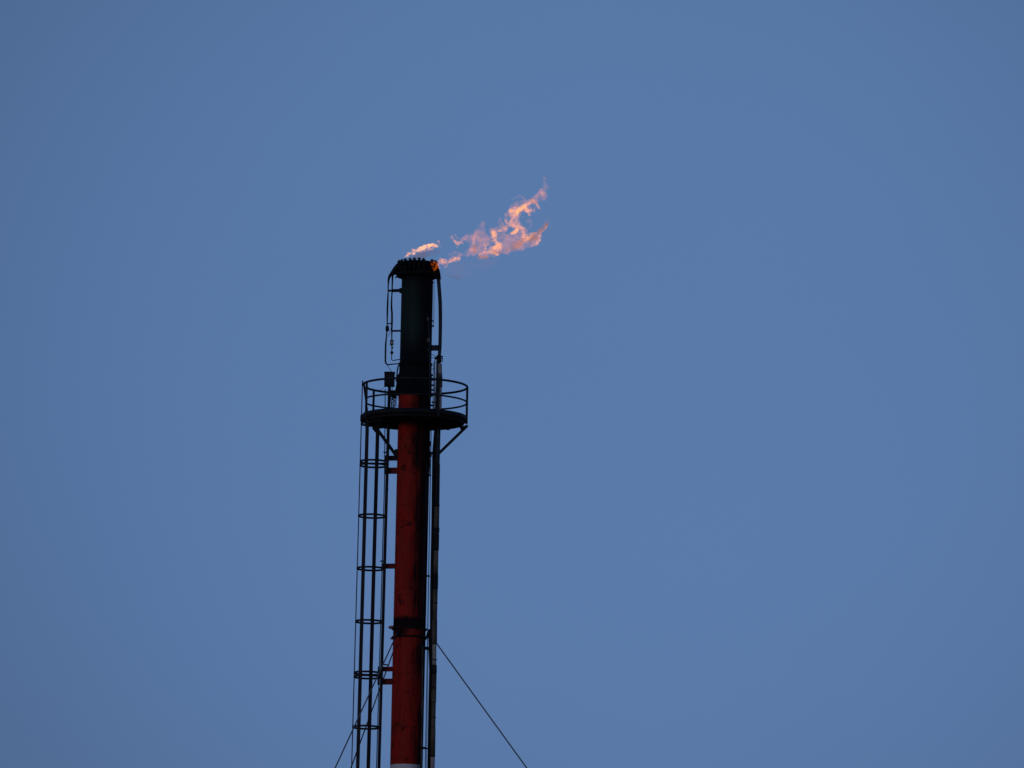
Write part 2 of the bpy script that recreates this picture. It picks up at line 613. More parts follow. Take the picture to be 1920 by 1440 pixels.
# small-bore lines down the right side
pipe('sampling_tube', [(814.2, 520), (814, 560), (813.2, 598), (812.6, 613)], .5, M_dark, FL, -.1, 6)
pieces('tube_clip', M_dark, FL, [lambda m: m.bar(P(810, 530, -.1), P(814.5, 530, -.1), .03, 1.8 * PX),
                                 lambda m: m.bar(P(810, 601.8, -.1), P(813, 601.8, -.1), .04, 2.4 * PX),
                                 lambda m: m.bar(P(806, 611, -.3), P(812.5, 611.5, -.1), .05, 3.0 * PX)])
pipe('sampling_tube', [(800, 585), (801, 596), (802.6, 603)], .8, M_dark, FL, -.44, 8)
gj = MB()
gj.tube([P(802, 595.5, -.46), P(803, 602.5, -.46)], 1.6 * PX, 8)
gj.build('tube_fitting', M_grey, FL)
gpipe = pipe('grey_conduit', [(803.5, 604), (804, 620), (805.4, 640), (806, 660), (806.2, 680), (805.8, 700), (805.2, 737), (804.4, 766)], [1.1, 1.1, 1.5, 1.8, 1.8, 1.2, .8, .8], M_bluegrey, FL, -.42, 10)
gx = MB()
gx.box(P(803.2, 637.8, -.5), (5.2 * PX, .06, 8 * PX), .01)
gx.build('terminal_box', M_grey, gpipe)
gx = MB()
gx.box(P(802.6, 656, -.5), (3.6 * PX, .05, 5 * PX), .01)
gx.build('terminal_box', M_bluegrey, gpipe)
pipe('grey_conduit', [(814.9, 676), (815.0, 700), (814.6, 740), (813.6, 766)], 1.3, M_palegrey, FL, -.12, 8)
pipe('grey_conduit', [(812.4, 680), (812.2, 720), (811.6, 766)], .6, M_dark, FL, -.05, 6)
pipe('grey_conduit', [(818.4, 676), (818.4, 720), (817.8, 766)], .8, M_grey, FL, -.2, 6)
for a_, b_ in (((809, 665), (817, 666.8)), ((809, 670.8), (817, 671.2)), ((809.5, 692.5), (816, 690.3))):
    pieces('tie_rod', M_dark, FL, [lambda m: m.tube([P(*a_, -.1), P(*b_, -.1)], .55 * PX, 6)])
# clips in the slit at the platform
for (x_, y_) in ((809.5, 703), (812, 712), (811, 722), (810.5, 731), (812.5, 754), (810.8, 760)):
    pieces('tube_clip', M_dark, FL, [lambda m: m.bar(P(x_ - 3.2, y_, -.08), P(x_ + 3.2, y_ + .5, -.08), .04, 3.2 * PX)])

# long fine tubes in the slit below the platform
def below(name, xa, ya, xb, yb, r, mat, Y, down=True):
    mb = MB()
    a, b = P(xa, ya, Y), P(xb, yb, Y)
    pts = [a, b]
    if down and yb > 1430:
        pts = [a, b, Vector((b.x, b.y, .1))]
    mb.tube(pts, r * PX, 8)
    return mb.build(name, mat, FL)
below('instrument_tube', 808.6, 800, 797.4, 1438, .75, M_bluegrey, .1)
below('instrument_tube', 805.6, 800, 806.0, 893, .7, M_dark, .12)
below('instrument_tube', 807.2, 860, 803.8, 1080, .45, M_dark, -.1)
below('instrument_tube', 800.5, 870, 799.4, 1000, .8, M_bluegrey, -.38)
below('instrument_tube', 798.6, 880, 787.8, 1438, .7, M_dark, -.42)
below('instrument_tube', 792.4, 1212, 790.0, 1438, 1.7, M_brown, -.40)
below('instrument_tube', 803.0, 1215, 799.6, 1438, .5, M_dark, -.1)
for (x_, y_, w_, h_) in ((806, 891.5, 4, 3.2), (802.6, 1080, 7, 3), (798.4, 1403.5, 9, 2.6), (803, 1195, 12, 3), (807.4, 852, 5, 10), (806, 832, 4, 9)):
    pieces('tube_clip', M_dark, FL, [lambda m: m.bar(P(x_ - w_ / 2, y_ - .5, -.1), P(x_ + w_ / 2, y_ + .5, -.1), .05, h_ * PX)])
pieces('tube_clip', M_soot, FL, [lambda m: m.bar(P(786, 1215.5, -.40), P(806, 1215.5, -.1), .06, 6 * PX),
                                 lambda m: m.bar(P(789, 1402, -.43), P(796, 1402.5, -.3), .06, 4 * PX)])
big = MB()
big.tube([P(806.0, 1180, -.02), P(808.2, 1262, -.02)], 3.4 * PX, 12)
big.build('pipe_sleeve', M_dark, FL)
for yy in (948,):
    b_ = MB()
    b_.bar(P(820, yy, -.1), P(824.6, yy, -.1), .04, 2.2 * PX)
    b_.build('bolt', M_dark, root_line)
bb = MB()
bb.bar(P(813, 994, -.1), P(824.0, 994, -.1), .08, 9 * PX)
bb.build('pipe_saddle', M_dark, root_line)

# ------------------------------------------------ guy collar
zc = Z(1176)
cr = MB()
cr.lathe(ringbox(RS + .002, RS + .04, -.02, .02), c=(0, 0, Z(1180)), n=64, closed_prof=True)
cr.lathe(ringbox(RS + .002, RS + .04, -.025, .025), c=(0, 0, Z(1196)), n=64, closed_prof=True)
collar = cr.build('guy_collar', M_soot, FL)
dl = math.radians(-3)
guy_az = [dl, math.radians(120), dl - 2 * PI / 3]
for a in guy_az:
    lug = MB()
    ca, sa = math.cos(a), math.sin(a)
    lug.bar((ca * (RS + .02), sa * (RS + .02), Z(1190)), (ca * (RS + .2), sa * (RS + .2), Z(1193)), .03, .16)
    lug.build('lug_plate', M_soot, collar)
# pale half-round ears on the ladder side
for py, ln, hh in ((1176.5, 10.5, 7.5), (1197, 6.5, 5)):
    e = MB()
    x0 = P(axpx(py) - 29.5, py, -.02)
    L = [Vector((0, 0, hh / 2 * PX))] + [Vector((-ln * PX * math.sin(PI * k / 12), 0, hh / 2 * PX * math.cos(PI * k / 12))) for k in range(1, 12)] + [Vector((0, 0, -hh / 2 * PX))]
    A = [x0 + q for q in L]
    B = [q + Vector((0, .03, 0)) for q in A]
    n_ = len(A)
    e.add(A + B, [tuple(range(n_)), tuple(range(2 * n_ - 1, n_ - 1, -1))] + [(i, i + n_, (i + 1) % n_ + n_, (i + 1) % n_) for i in range(n_)])
    e.build('ear_plate', M_ear, collar)

# ------------------------------------------------ platform
zp = Z(785)
RP = 96.8 * PX
XH = P(703.5, 800, 0).x          # centre of the ladder opening
RH = .43
deck = MB()
# deck ring with a round ladder opening: build polar grid, skipping quads inside the opening
nr, na = 26, 144
def dpt(i, k):
    r = RS + .03 + (RP - RS - .03) * i / nr
    a = 2 * PI * k / na
    return Vector((r * math.cos(a), r * math.sin(a), 0))
top = []
for zoff in (0.0, -.045):
    for i in range(nr + 1):
        for k in range(na):
            p = dpt(i, k)
            top.append((p.x, p.y, zp + zoff))
half = (nr + 1) * na
fs = []
for i in range(nr):
    for k in range(na):
        j = (k + 1) % na
        c = (dpt(i, k) + dpt(i + 1, j)) / 2
        if (c - Vector((XH, 0, 0))).length < RH - .02:
            continue
        q = (i * na + k, (i + 1) * na + k, (i + 1) * na + j, i * na + j)
        fs.append(q)
        fs.append(tuple(reversed([w + half for w in q])))
deck.add(top, fs)
deck.lathe([(RP, -.045), (RP, 0)], c=(0, 0, zp), n=na)
platform = deck.build('platform', M_soot, FL)
tb = MB()
tb.lathe(ringbox(RP + .003, RP + .018, -.055, .09), c=(0, 0, zp), n=120, a0=-PI + .20, a1=PI + .10, closed_prof=True)
tb.build('toe_board', M_dark, platform)
ub = MB()
ub.lathe(ringbox(RP - .12, RP - .05, -.135, -.05), c=(0, 0, zp), n=110, a0=-PI + .42, a1=PI - .30, closed_prof=True)
ub.lathe(ringbox(.80, .86, -.15, -.05), c=(0, 0, zp), n=80, a0=-PI + .5, a1=PI - .5, closed_prof=True)
for k in range(8):
    a = 2 * PI * k / 8 + .0
    if abs(abs(a) - PI) < .1:
        continue
    ub.bar((math.cos(a) * (RS + .02), math.sin(a) * (RS + .02), zp - .105), (math.cos(a) * (RP - .06), math.sin(a) * (RP - .06), zp - .105), .06, .11)
ub.build('support_frame', M_dark, platform)
hr = MB()
hr.lathe([(RH - .012, -.10), (RH + .005, -.10), (RH + .005, .06), (RH - .012, .06)], c=(XH, 0, zp), n=48, closed_prof=True)
hr.build('hatch_rim', M_dark, platform)
# rails
a_gap0, a_gap1 = PI - .06, PI + .42     # opening in the rail on the far-left/near-left
def arc(r, z, a0, a1, n=90):
    return [(r * math.cos(a0 + (a1 - a0) * k / n), r * math.sin(a0 + (a1 - a0) * k / n), z) for k in range(n + 1)]
RR2 = RP + .02
z_tr, z_mr = zp + Z(723.5) - Z(784.5), zp + Z(752.8) - Z(784.5)
r1 = MB()
r1.tube(arc(RR2, z_tr, -PI + .02, PI - .35 + .0, 130), .033, 8)
r1.build('top_rail', M_rail, platform)
r2 = MB()
r2.tube(arc(RR2, z_mr, -PI + .36, PI - .42, 120), .026, 8)
r2.build('mid_rail', M_rail, platform)
r3 = MB()
r3.tube(arc(RR2 - .02, z_tr - .16, PI - .36, PI - .9, 30), .016, 8)
def post(a, z0=-.12, z1=None, r=.026, lean=0):
    mb = MB()
    x, y = RR2 * math.cos(a), RR2 * math.sin(a)
    mb.bar((x, y, zp + z0), (x + lean, y, z1 if z1 else z_tr), 2 * r, 2 * r * .8)
    return mb.build('post', M_rail, platform)
for a in (0, math.radians(83), math.radians(-63), math.radians(-157), math.radians(142), math.radians(158)):
    post(a, r=.033)
# slanted drop-bar at the gate
db = MB()
db.tube([P(681.5, 719, -.3), P(689, 771, -.3)], 1.5 * PX, 8)
db.build('gate_bar', M_rail, platform)
gbx = MB()
gbx.tube([P(683, 716, -.2), P(687.5, 772, -.2)], 1.2 * PX, 8)
gbx.build('gate_bar', M_rail, platform)

# braces
def brace(pix, Y, w, h):
    mb = MB()
    mb.bar(P(*pix[0], Y), P(*pix[1], Y), w, h)
    return mb
b = brace(((876.5, 798), (822, 851)), 0, .07, .075)
prism(b, [(862, 801), (877, 796), (874, 803), (866, 809)], -.04, .04)
b.build('brace', M_dark, platform)
b = brace(((701, 796), (744, 856)), -.05, .09, .085)
prism(b, [(698, 795), (712, 795), (711, 812), (706, 812), (698, 803)], -.12, .04)
b.build('brace', M_dark, platform)
pl = MB()
prism(pl, [(741, 842), (748, 842), (748, 862), (744.5, 862), (737, 848)], -.14, .06)
pl.build('brace_plate', M_cage, platform)
for a in (math.radians(75), math.radians(-75)):
    mb = MB()
    mb.bar((math.cos(a) * (RP - .1), math.sin(a) * (RP - .1), zp - .16), (math.cos(a) * (RS - .0), math.sin(a) * RS, zp - .95), .07, .07)
    if a > 0:
        mb.build('brace', M_dark, platform)

# perforated cable tray beside the cabinet
ct = MB()
for i in range(5):
    x_ = 733.2 + i * 2.05
    ct.bar(P(x_, 734, .12), P(x_ + (-.6 if i % 2 else .6), 767, .12), .012, .012, (0, 1, 0))
for j in range(12):
    y_ = 736.5 + j * 2.65
    ct.bar(P(732.6, y_, .12), P(742.2, y_ - .2, .12), .012, .018)
for (x_, y_) in ((734, 740), (738, 741), (736, 748), (740, 751), (739, 760), (734.5, 757), (737, 764)):
    ct.box(P(x_, y_, .12), (.035, .02, .045))
ct.build('cable_tray', M_dark, FL)
pipe('bent_conduit', [(747, 744), (744, 749), (742.6, 755), (744, 760), (748, 764)], .5, M_dark, FL, .1, 6)

# ------------------------------------------------ caged ladder
XL = P(727.2, 900, 0).x
xs = P(728.6, 790, 0).x
ladder_top = Z(727)
lf = MB()
zq = [(.21, .05 + (ladder_top - .05) * k / 24) for k in range(25)]
lf.tube([(XL, y_, z_) for y_, z_ in zq] + [(XL, -y_, z_) for y_, z_ in reversed(zq)], .044, 8, closed=True)
ladder = lf.build('ladder', M_cage, FL)
rungs = []
z = ladder_top - .28
rung0 = None
while z > .3:
    if len(rungs) < 100:
        if rung0 is None:
            rm = MB()
            rm.tube([(XL, -.18, 0), (XL, .18, 0)], .011, 6)
            rung0 = rm.build('rung', M_cage, ladder)
            rung0.location.z = z
            rungs.append(rung0)
        else:
            rungs.append(dup(rung0, ladder, (0, 0, z)))
        rest = MB()
    else:
        rest.tube([(XL, -.18, z), (XL, .18, z)], .011, 6)
    z -= .30
tag(rest.build('rung', M_cage, ladder), kind='stuff')
XC = P(701.0, 900, 0).x
RC = 26.0 * PX
def hoop(zh):
    mb = MB()
    a0, a1 = math.radians(32), math.radians(328)
    mb.lathe(ringbox(RC - .014, RC, -.028, .028), c=(XC, 0, 0), n=44, a0=a0, a1=a1, closed_prof=True)
    for s_ in (-1, 1):
        p = Vector((XC + RC * math.cos(a0), s_ * RC * math.sin(a0), 0))
        mb.bar(p, (XL, s_ * .21, 0), .012, .056)
    return mb
h0 = None
def zc_at(py, x):
    return P(axpx(py) + x, py, 0).z
hz = []
for py in (795.5, 866.2, 873.0, 968, 1066.5, 1166, 1262.5, 1269.6, 1364):
    hz.append(P(700 - (py - 900) * .0228, py, 0).z)
zl = hz[-1] - 1.51
while zl > 2.4:
    hz.append(zl)
    zl -= 1.51
for zh in hz:
    if h0 is None:
        h0 = hoop(0).build('cage_hoop', M_cage, ladder)
        h0.location.z = zh
    else:
        dup(h0, ladder, (0, 0, zh))
# vertical cage straps
z_bot = 2.4
for an, w, ztop in ((180, .05, Z(716)), (237, .112, zp - .02), (123, .112, zp - .02), (285, .108, zp - .15), (75, .09, zp - .15)):
    a = math.radians(an)
    mb = MB()
    r_ = RC - .020
    mb.bar((XC + r_ * math.cos(a), r_ * math.sin(a), z_bot), (XC + r_ * math.cos(a), r_ * math.sin(a), ztop), w, .030 if an == 180 else .012,
           (math.cos(a), math.sin(a), 0))
    mb.build('cage_strap', M_cage, ladder)
# splice plates where cage sections join
for py in (869.6, 1266):
    mb = MB()
    zz_ = P(700 - (py - 900) * .0228, py, 0).z
    mb.lathe(ringbox(RC - .034, RC - .014, -.05, .05), c=(XC, 0, zz_), n=10, a0=math.radians(228), a1=math.radians(246), closed_prof=True)
    mb.build('splice_plate', M_cage, ladder)
# the ladder run stands very slightly out of parallel with the stack
ladder.rotation_euler.y = .0045
ladder.location.x = -Z(800) * .0045 - .02
# conduit riding beside the ladder
mb = MB()
a = P(721.0, 900, .30)
mb.tube([Vector((P(722.4, 728, .3).x, .30, Z(728))), Vector((a.x, .30, Z(900))), Vector((a.x - .0045 * Z(900), .30, .3))], .9 * PX, 8)
cond = mb.build('ladder_conduit', M_dark, FL)
kn = MB()
kn.tube([P(726, 918, -.2), P(730, 918, -.2)], 2 * PX, 8)
kn.build('bolt', M_dark, ladder)
for (x_, y_) in ((724, 1246), (723.6, 848), (717.6, 1052)):
    mb = MB()
    mb.bar(P(x_ - 4, y_, .25), P(x_ + 3.5, y_ + .8, .1), .03, 2.6 * PX)
    mb.build('tube_clip', M_dark, cond)
# ladder brackets to the stack
for (x0, x1, y, h, mm) in ((727, 748, 859.5, 8.4, M_cage), (727, 748, 883, 11, M_redsteel), (721, 744, 1062, 8.6, M_redsteel),
                           (715, 740, 1255, 8.0, M_redsteel), (714.5, 740, 1278.5, 10.5, M_redsteel)):
    mb = MB()
    hh = h * PX
    a, b_ = P(x0, y, -.02), P(x1, y - .3, -.02)
    # channel section: web + two flanges
    mb.bar(a, b_, .10, hh * .96)
    mb.bar(a + Vector((.02, -.06, hh * .42)), b_ + Vector((0, -.06, hh * .42)), .04, .03)
    mb.bar(a + Vector((.02, -.06, -hh * .42)), b_ + Vector((0, -.06, -hh * .42)), .04, .03)
    mb.build('ladder_bracket', mm, FL)
    for sy in (-1,):
        cl_ = MB()
        cl_.bar(a + Vector((-.02, .24, 0)), a + Vector((-.02, -.24, 0)), .06, hh * .8)
        cl_.build('clamp_plate', M_cage, ladder)
# next brackets further down (out of frame) continue at 6 m pitch
zz_ = P(735, 1278, 0).z - 3.2
while zz_ > 1:
    mb = MB()
    mb.bar((XL, 0, zz_), (-RS + .02, 0, zz_), .10, .13)
    mb.build('ladder_bracket', M_redsteel, FL)
    zz_ -= 3.1

# ------------------------------------------------ cabinet standing on the platform (own thing)
cab_x = P(730.2, 770, 0).x
cab = thing('control_cabinet', 'dark metal control cabinet on a post behind the platform handrail, left of the stack', 'cabinet', (cab_x, -.1, zp))
def cl(name, mb, mat):
    o = mb.build(name, mat, cab)
    return o
def shift(v): return Vector(v) - Vector((cab_x, -.1, zp))
m_ = MB()
ctr = shift(P(730.3, 711.8, -.1))
m_.box(ctr, (.300, .26, .395), .012)
body = cl('body', m_, M_dark)
m_ = MB()
c = ctr + Vector((0, 0, .1975))
w2, d2 = .158, .145
m_.add([c + Vector((-w2, -d2, -.004)), c + Vector((w2, -d2, -.004)), c + Vector((w2, d2, -.004)), c + Vector((-w2, d2, -.004)),
        c + Vector((-w2, -d2, .010)), c + Vector((w2, -d2, .010)), c + Vector((w2, d2, .010)), c + Vector((-w2, d2, .010)),
        c + Vector((-.05, -.02, .035)), c + Vector((.07, -.02, .032))],
       [(3, 2, 1, 0), (0, 1, 5, 4), (1, 2, 6, 5), (2, 3, 7, 6), (3, 0, 4, 7), (4, 5, 9, 8), (5, 6, 9), (6, 7, 8, 9), (7, 4, 8)])
cl('lid', m_, M_dark)
m_ = MB()
m_.box(ctr + Vector((0, -.134, 0)), (.25, .010, .34), .003)
dr = cl('door', m_, M_dark)
m_ = MB()
m_.box(ctr + Vector((.09, -.146, 0)), (.018, .02, .06), .004)
h_ = m_.build('handle', M_dark, dr)
m_ = MB()
m_.tube([shift((cab_x, -.1, zp + .01)), ctr + Vector((0, 0, -.19))], 2.3 * PX, 10)
m_.box(shift((cab_x, -.1, zp + .012)), (.2, .2, .02))
cl('post', m_, M_dark)
m_ = MB()
pts = [(686, 721), (689, 725), (694, 729), (700, 731.5), (708, 732), (714, 730.5), (719, 727.5), (722, 724)]
m_.tube([shift(P(x, y, .1)) for x, y in pts], .4 * PX, 6)
m_.tube([shift(P(x, y, .05)) for x, y in ((735, 726), (735.6, 729.5), (733.6, 733))], .7 * PX, 6)
cl('cable', m_, M_dark)

# ------------------------------------------------ guy ropes
labels = ['steel guy rope slanting down to the right of the red stack',
          'steel guy rope on the left that passes behind the ladder cage, closer to the stack',
          'long steel guy rope on the left that crosses in front of the ladder cage']
for a, lb, hr_ in zip(guy_az, labels, (.757, .735, .735)):
    t_ = Vector((math.cos(a) * (RS + .14), math.sin(a) * (RS + .14), Z(1190)))
    H = t_.z - .45
    e = Vector((math.cos(a) * (RS + .14 + hr_ * H), math.sin(a) * (RS + .14 + hr_ * H), .45))
    gr = thing('guy_rope', lb, 'guy rope', t_, 'guy ropes holding the stack')
    m_ = MB()
    n = 40
    pts = []
    for k in range(n + 1):
        f = k / n
        p = t_.lerp(e, f)
        p.z -= 4 * .10 * f * (1 - f)
        pts.append(p - t_)
    m_.tube(pts, .019, 8)
    m_.build('wire_rope', M_cable, gr)
    m_ = MB()
    d = (e - t_).normalized()
    m_.tube([d * -.12, d * .10, d * .28], [.03, .034, .024], 8)
    m_.build('socket', M_dark, gr)
    m_ = MB()
    m_.box(e - t_ + Vector((math.cos(a) * .2, math.sin(a) * .2, -.25)), (1.2, 1.2, .5), .05)
    m_.build('anchor_block', M_conc, gr)

# ------------------------------------------------------------------ flames and smoke
def blob_hull(name, strands, voxel, disp, dscale, seed, yspread, mat, parent, y0=0.0, stretch=1.0):
    """closed hull round gas strands; each strand is a chain of (px, py, radius_px)"""
    rnd = random.Random(seed)
    me = bpy.data.meshes.new(name)
    ico = bpy.data.meshes.new('t')
    import bmesh
    bm = bmesh.new()
    bmesh.ops.create_icosphere(bm, subdivisions=2, radius=1)
    iv = [v.co.copy() for v in bm.verts]
    iff = [tuple(v.index for v in f.verts) for f in bm.faces]
    bm.free()
    vs, fs = [], []
    for st in strands:
        base = y0 + rnd.uniform(-yspread, yspread)
        ph = rnd.uniform(0, 9)
        seq = []
        if len(st) == 1:
            seq = [(st[0], 0)]
        for (p, q) in zip(st, st[1:]):
            L = math.hypot(p[0] - q[0], p[1] - q[1])
            n = max(1, int(L / (.45 * min(p[2], q[2]) + .2)))
            for k in range(n + (1 if q is st[-1] else 0)):
                f = k / n
                seq.append((tuple(p[i] + (q[i] - p[i]) * f for i in range(3)), 0))
        for (x, y, r), _ in seq:
            wob = .10 * math.sin(x * .09 + ph) * (1 if yspread > .05 else .3)
            c = P(x, y, base + wob)
            b = len(vs)
            rr = r * PX
            for v in iv:
                vs.append(c + Vector((v.x * rr, v.y * rr * stretch, v.z * rr)))
            fs += [tuple(i + b for i in f) for f in iff]
    me.from_pydata(vs, [], fs)
    o = bpy.data.objects.new(name, me)
    COL.objects.link(o)
    md = o.modifiers.new('r', 'REMESH')
    md.mode = 'VOXEL'
    md.voxel_size = voxel
    dg = bpy.context.evaluated_depsgraph_get()
    m2 = bpy.data.meshes.new_from_object(o.evaluated_get(dg))
    o.modifiers.clear()
    m2.name = name
    # turbulent edge
    for v in m2.vertices:
        p = v.co * dscale + Vector((seed * 3.1, 0, 0))
        d = noise.noise_vector(p) + .5 * noise.noise_vector(p * 2.1) + .28 * noise.noise_vector(p * 4.6)
        d.y *= .6
        v.co += d * disp
    bpy.data.objects.remove(o)
    bpy.data.meshes.remove(me)
    # every separate tongue of gas becomes an object of its own
    nv = len(m2.vertices)
    root = list(range(nv))
    def find(a):
        while root[a] != a:
            root[a] = root[root[a]]
            a = root[a]
        return a
    for e in m2.edges:
        a, b = find(e.vertices[0]), find(e.vertices[1])
        if a != b: root[b] = a
    groups = {}
    for f in m2.polygons:
        groups.setdefault(find(f.vertices[0]), []).append(tuple(f.vertices))
    out = []
    off = parent.location if parent is not None else Vector((0, 0, 0))
    for fs in sorted(groups.values(), key=len, reverse=True):
        if len(fs) < 60: continue
        ids = sorted({i for f in fs for i in f})
        mp = {i: k for k, i in enumerate(ids)}
        mb = MB()
        mb.add([m2.vertices[i].co - off for i in ids], [tuple(mp[i] for i in f) for f in fs], True)
        out.append(mb.build(name, mat, parent))
        if parent is None: break
    bpy.data.meshes.remove(m2)
    return out[0]


def gas_material(name, sigma, src, nscale=0.0, lo=.4, hi=.6, floor=.1, step=.3, warp=.6, soft=1.0, src_dark=None):
    """absorbing and glowing gas: density in 1/m, src = glow of a fully opaque layer"""
    m, nt = new_mat(name)
    g = NT(nt)
    absn = g.n('ShaderNodeVolumeAbsorption')
    absn.inputs['Color'].default_value = (0, 0, 0, 1)
    em = g.n('ShaderNodeEmission')
    em.inputs['Color'].default_value = (*src, 1)
    if nscale:
        v, co = g.coords((1, 1, 1))
        wn = g.n('ShaderNodeTexNoise')
        g.l(v, wn.inputs['Vector'])
        wn.inputs['Scale'].default_value = nscale * .55
        wn.inputs['Detail'].default_value = 3
        sub = g.n('ShaderNodeVectorMath', operation='MULTIPLY_ADD')
        g.l(wn.outputs['Color'], sub.inputs[0])
        sub.inputs[1].default_value = (warp, warp, warp)
        g.l(v, sub.inputs[2])
        nn = g.noise(sub.outputs[0], nscale, 4, .62)
        f = g.smooth(nn, lo, hi)
        dens = g.math('MULTIPLY', g.math('MULTIPLY_ADD', f, 1 - floor, floor), sigma)
        if src_dark:
            cc = g.mix(g.smooth(g.noise(sub.outputs[0], nscale * .8, 2), .42, .58), src_dark, src)
            g.l(cc, em.inputs['Color'])
        g.l(dens, absn.inputs['Density'])
        g.l(dens, em.inputs['Strength'])
    else:
        absn.inputs['Density'].default_value = sigma
        em.inputs['Strength'].default_value = sigma
    ad = g.n('ShaderNodeAddShader')
    g.l(absn.outputs[0], ad.inputs[0])
    g.l(em.outputs[0], ad.inputs[1])
    o = g.n('ShaderNodeOutputMaterial')
    g.l(ad.outputs[0], o.inputs['Volume'])
    try:
        m.cycles.volume_step_rate = step
        m.cycles.homogeneous_volume = not bool(nscale)
        m.cycles.volume_sampling = 'DISTANCE'
    except Exception:
        pass
    return m


G_env = gas_material('thin_flame_gas', 2.5, (.88, .355, .32), 6.5, .42, .64, .12, .15, .20)
G_mid = gas_material('flame_gas', 8.0, (1.32, .52, .27), 12.0, .41, .60, .12, .14, .10)
G_core = gas_material('hot_flame_core_gas', 11.0, (1.6, .64, .20), 9.0, .38, .55, .25, .18, .08)
G_soot = gas_material('sooty_flame_gas', 7.5, (.42, .17, .12), 6.0, .40, .60, .15, .18, .10)
G_small = gas_material('bright_small_flame_gas', 13.0, (1.75, .78, .38), 9.0, .42, .58, .14, .18, .06)
G_fire = gas_material('deep_orange_fire_gas', 9.0, (.75, .115, .006), 13.0, .50, .60, .03, .3, .04)
G_smoke = gas_material('thin_smoke', 3.2, (.14, .105, .16), 3.0, .36, .62, .25, .35, .15)
G_trail = gas_material('reddish_trailing_smoke', 1.5, (.30, .16, .20), 4.0, .36, .62, .2, .35, .15)
G_veil = gas_material('faint_smoke_veil', .42, (.30, .18, .28), 2.0, .38, .62, .1, .5, .2)

T_str = [
    [(822, 495, 4), (835, 491, 6), (850, 487, 7), (865, 480, 6), (880, 473, 8), (893, 470, 10), (907, 471, 11), (925, 476, 8)],
    [(846, 446, 4), (852, 452, 4), (860, 452, 6), (868, 449, 6), (878, 446, 8), (890, 447, 11), (902, 450, 12), (912, 456, 8)],
    [(888, 470, 9), (886, 460, 8), (889, 448, 9), (895, 440, 8), (902, 430, 7), (904, 422, 5)],
    [(905, 440, 8), (912, 446, 8), (915, 452, 6)],
    [(903, 480, 7), (915, 478, 8), (930, 470, 10), (945, 464, 12), (960, 462, 11), (975, 459, 11), (990, 456, 10), (1003, 450, 10), (1011, 442, 7)],
    [(925, 436, 8), (932, 432, 7), (942, 430, 6), (950, 428, 6)],
    [(938, 411, 3), (936, 419, 6), (938, 427, 6)],
    [(938, 445, 9), (950, 447, 10), (962, 446, 11), (975, 442, 10), (984, 448, 8)],
    [(948, 412, 3), (951, 404, 4), (958, 397, 6), (964, 390, 7), (974, 386, 8), (985, 382, 8), (996, 378, 6)],
    [(956, 420, 8), (964, 410, 9), (970, 400, 9), (978, 392, 8), (990, 390, 7), (998, 394, 5)],
    [(965, 424, 9), (975, 428, 8), (984, 438, 7), (986, 446, 6)],
    [(994, 379, 6), (1002, 373, 8), (1010, 367, 9), (1016, 362, 9), (1019, 368, 7), (1020, 376, 5)],
    [(1004, 374, 5), (1012, 368, 6), (1017, 366, 6)],
    [(1018, 362, 6.5), (1022, 353, 6), (1021, 344, 4), (1020, 338, 5), (1023, 332, 4)],
    [(1001, 380, 4), (1006, 388, 4), (1013, 391, 2)],
    [(957, 370, 1.8), (966, 368, 2.4), (976, 369, 2.6), (983, 373, 3), (988, 377, 4)],
    [(988, 414, 3), (994, 416, 3), (994, 424, 3), (990, 431, 2.5), (987, 435, 2.5), (994, 438, 2)],
    [(976, 405, 2), (984, 407, 2)],
    [(862, 478, 3), (852, 474, 3), (845, 475, 2.5)],
    [(858, 463, 1.5), (857, 470, 1.2)],
]
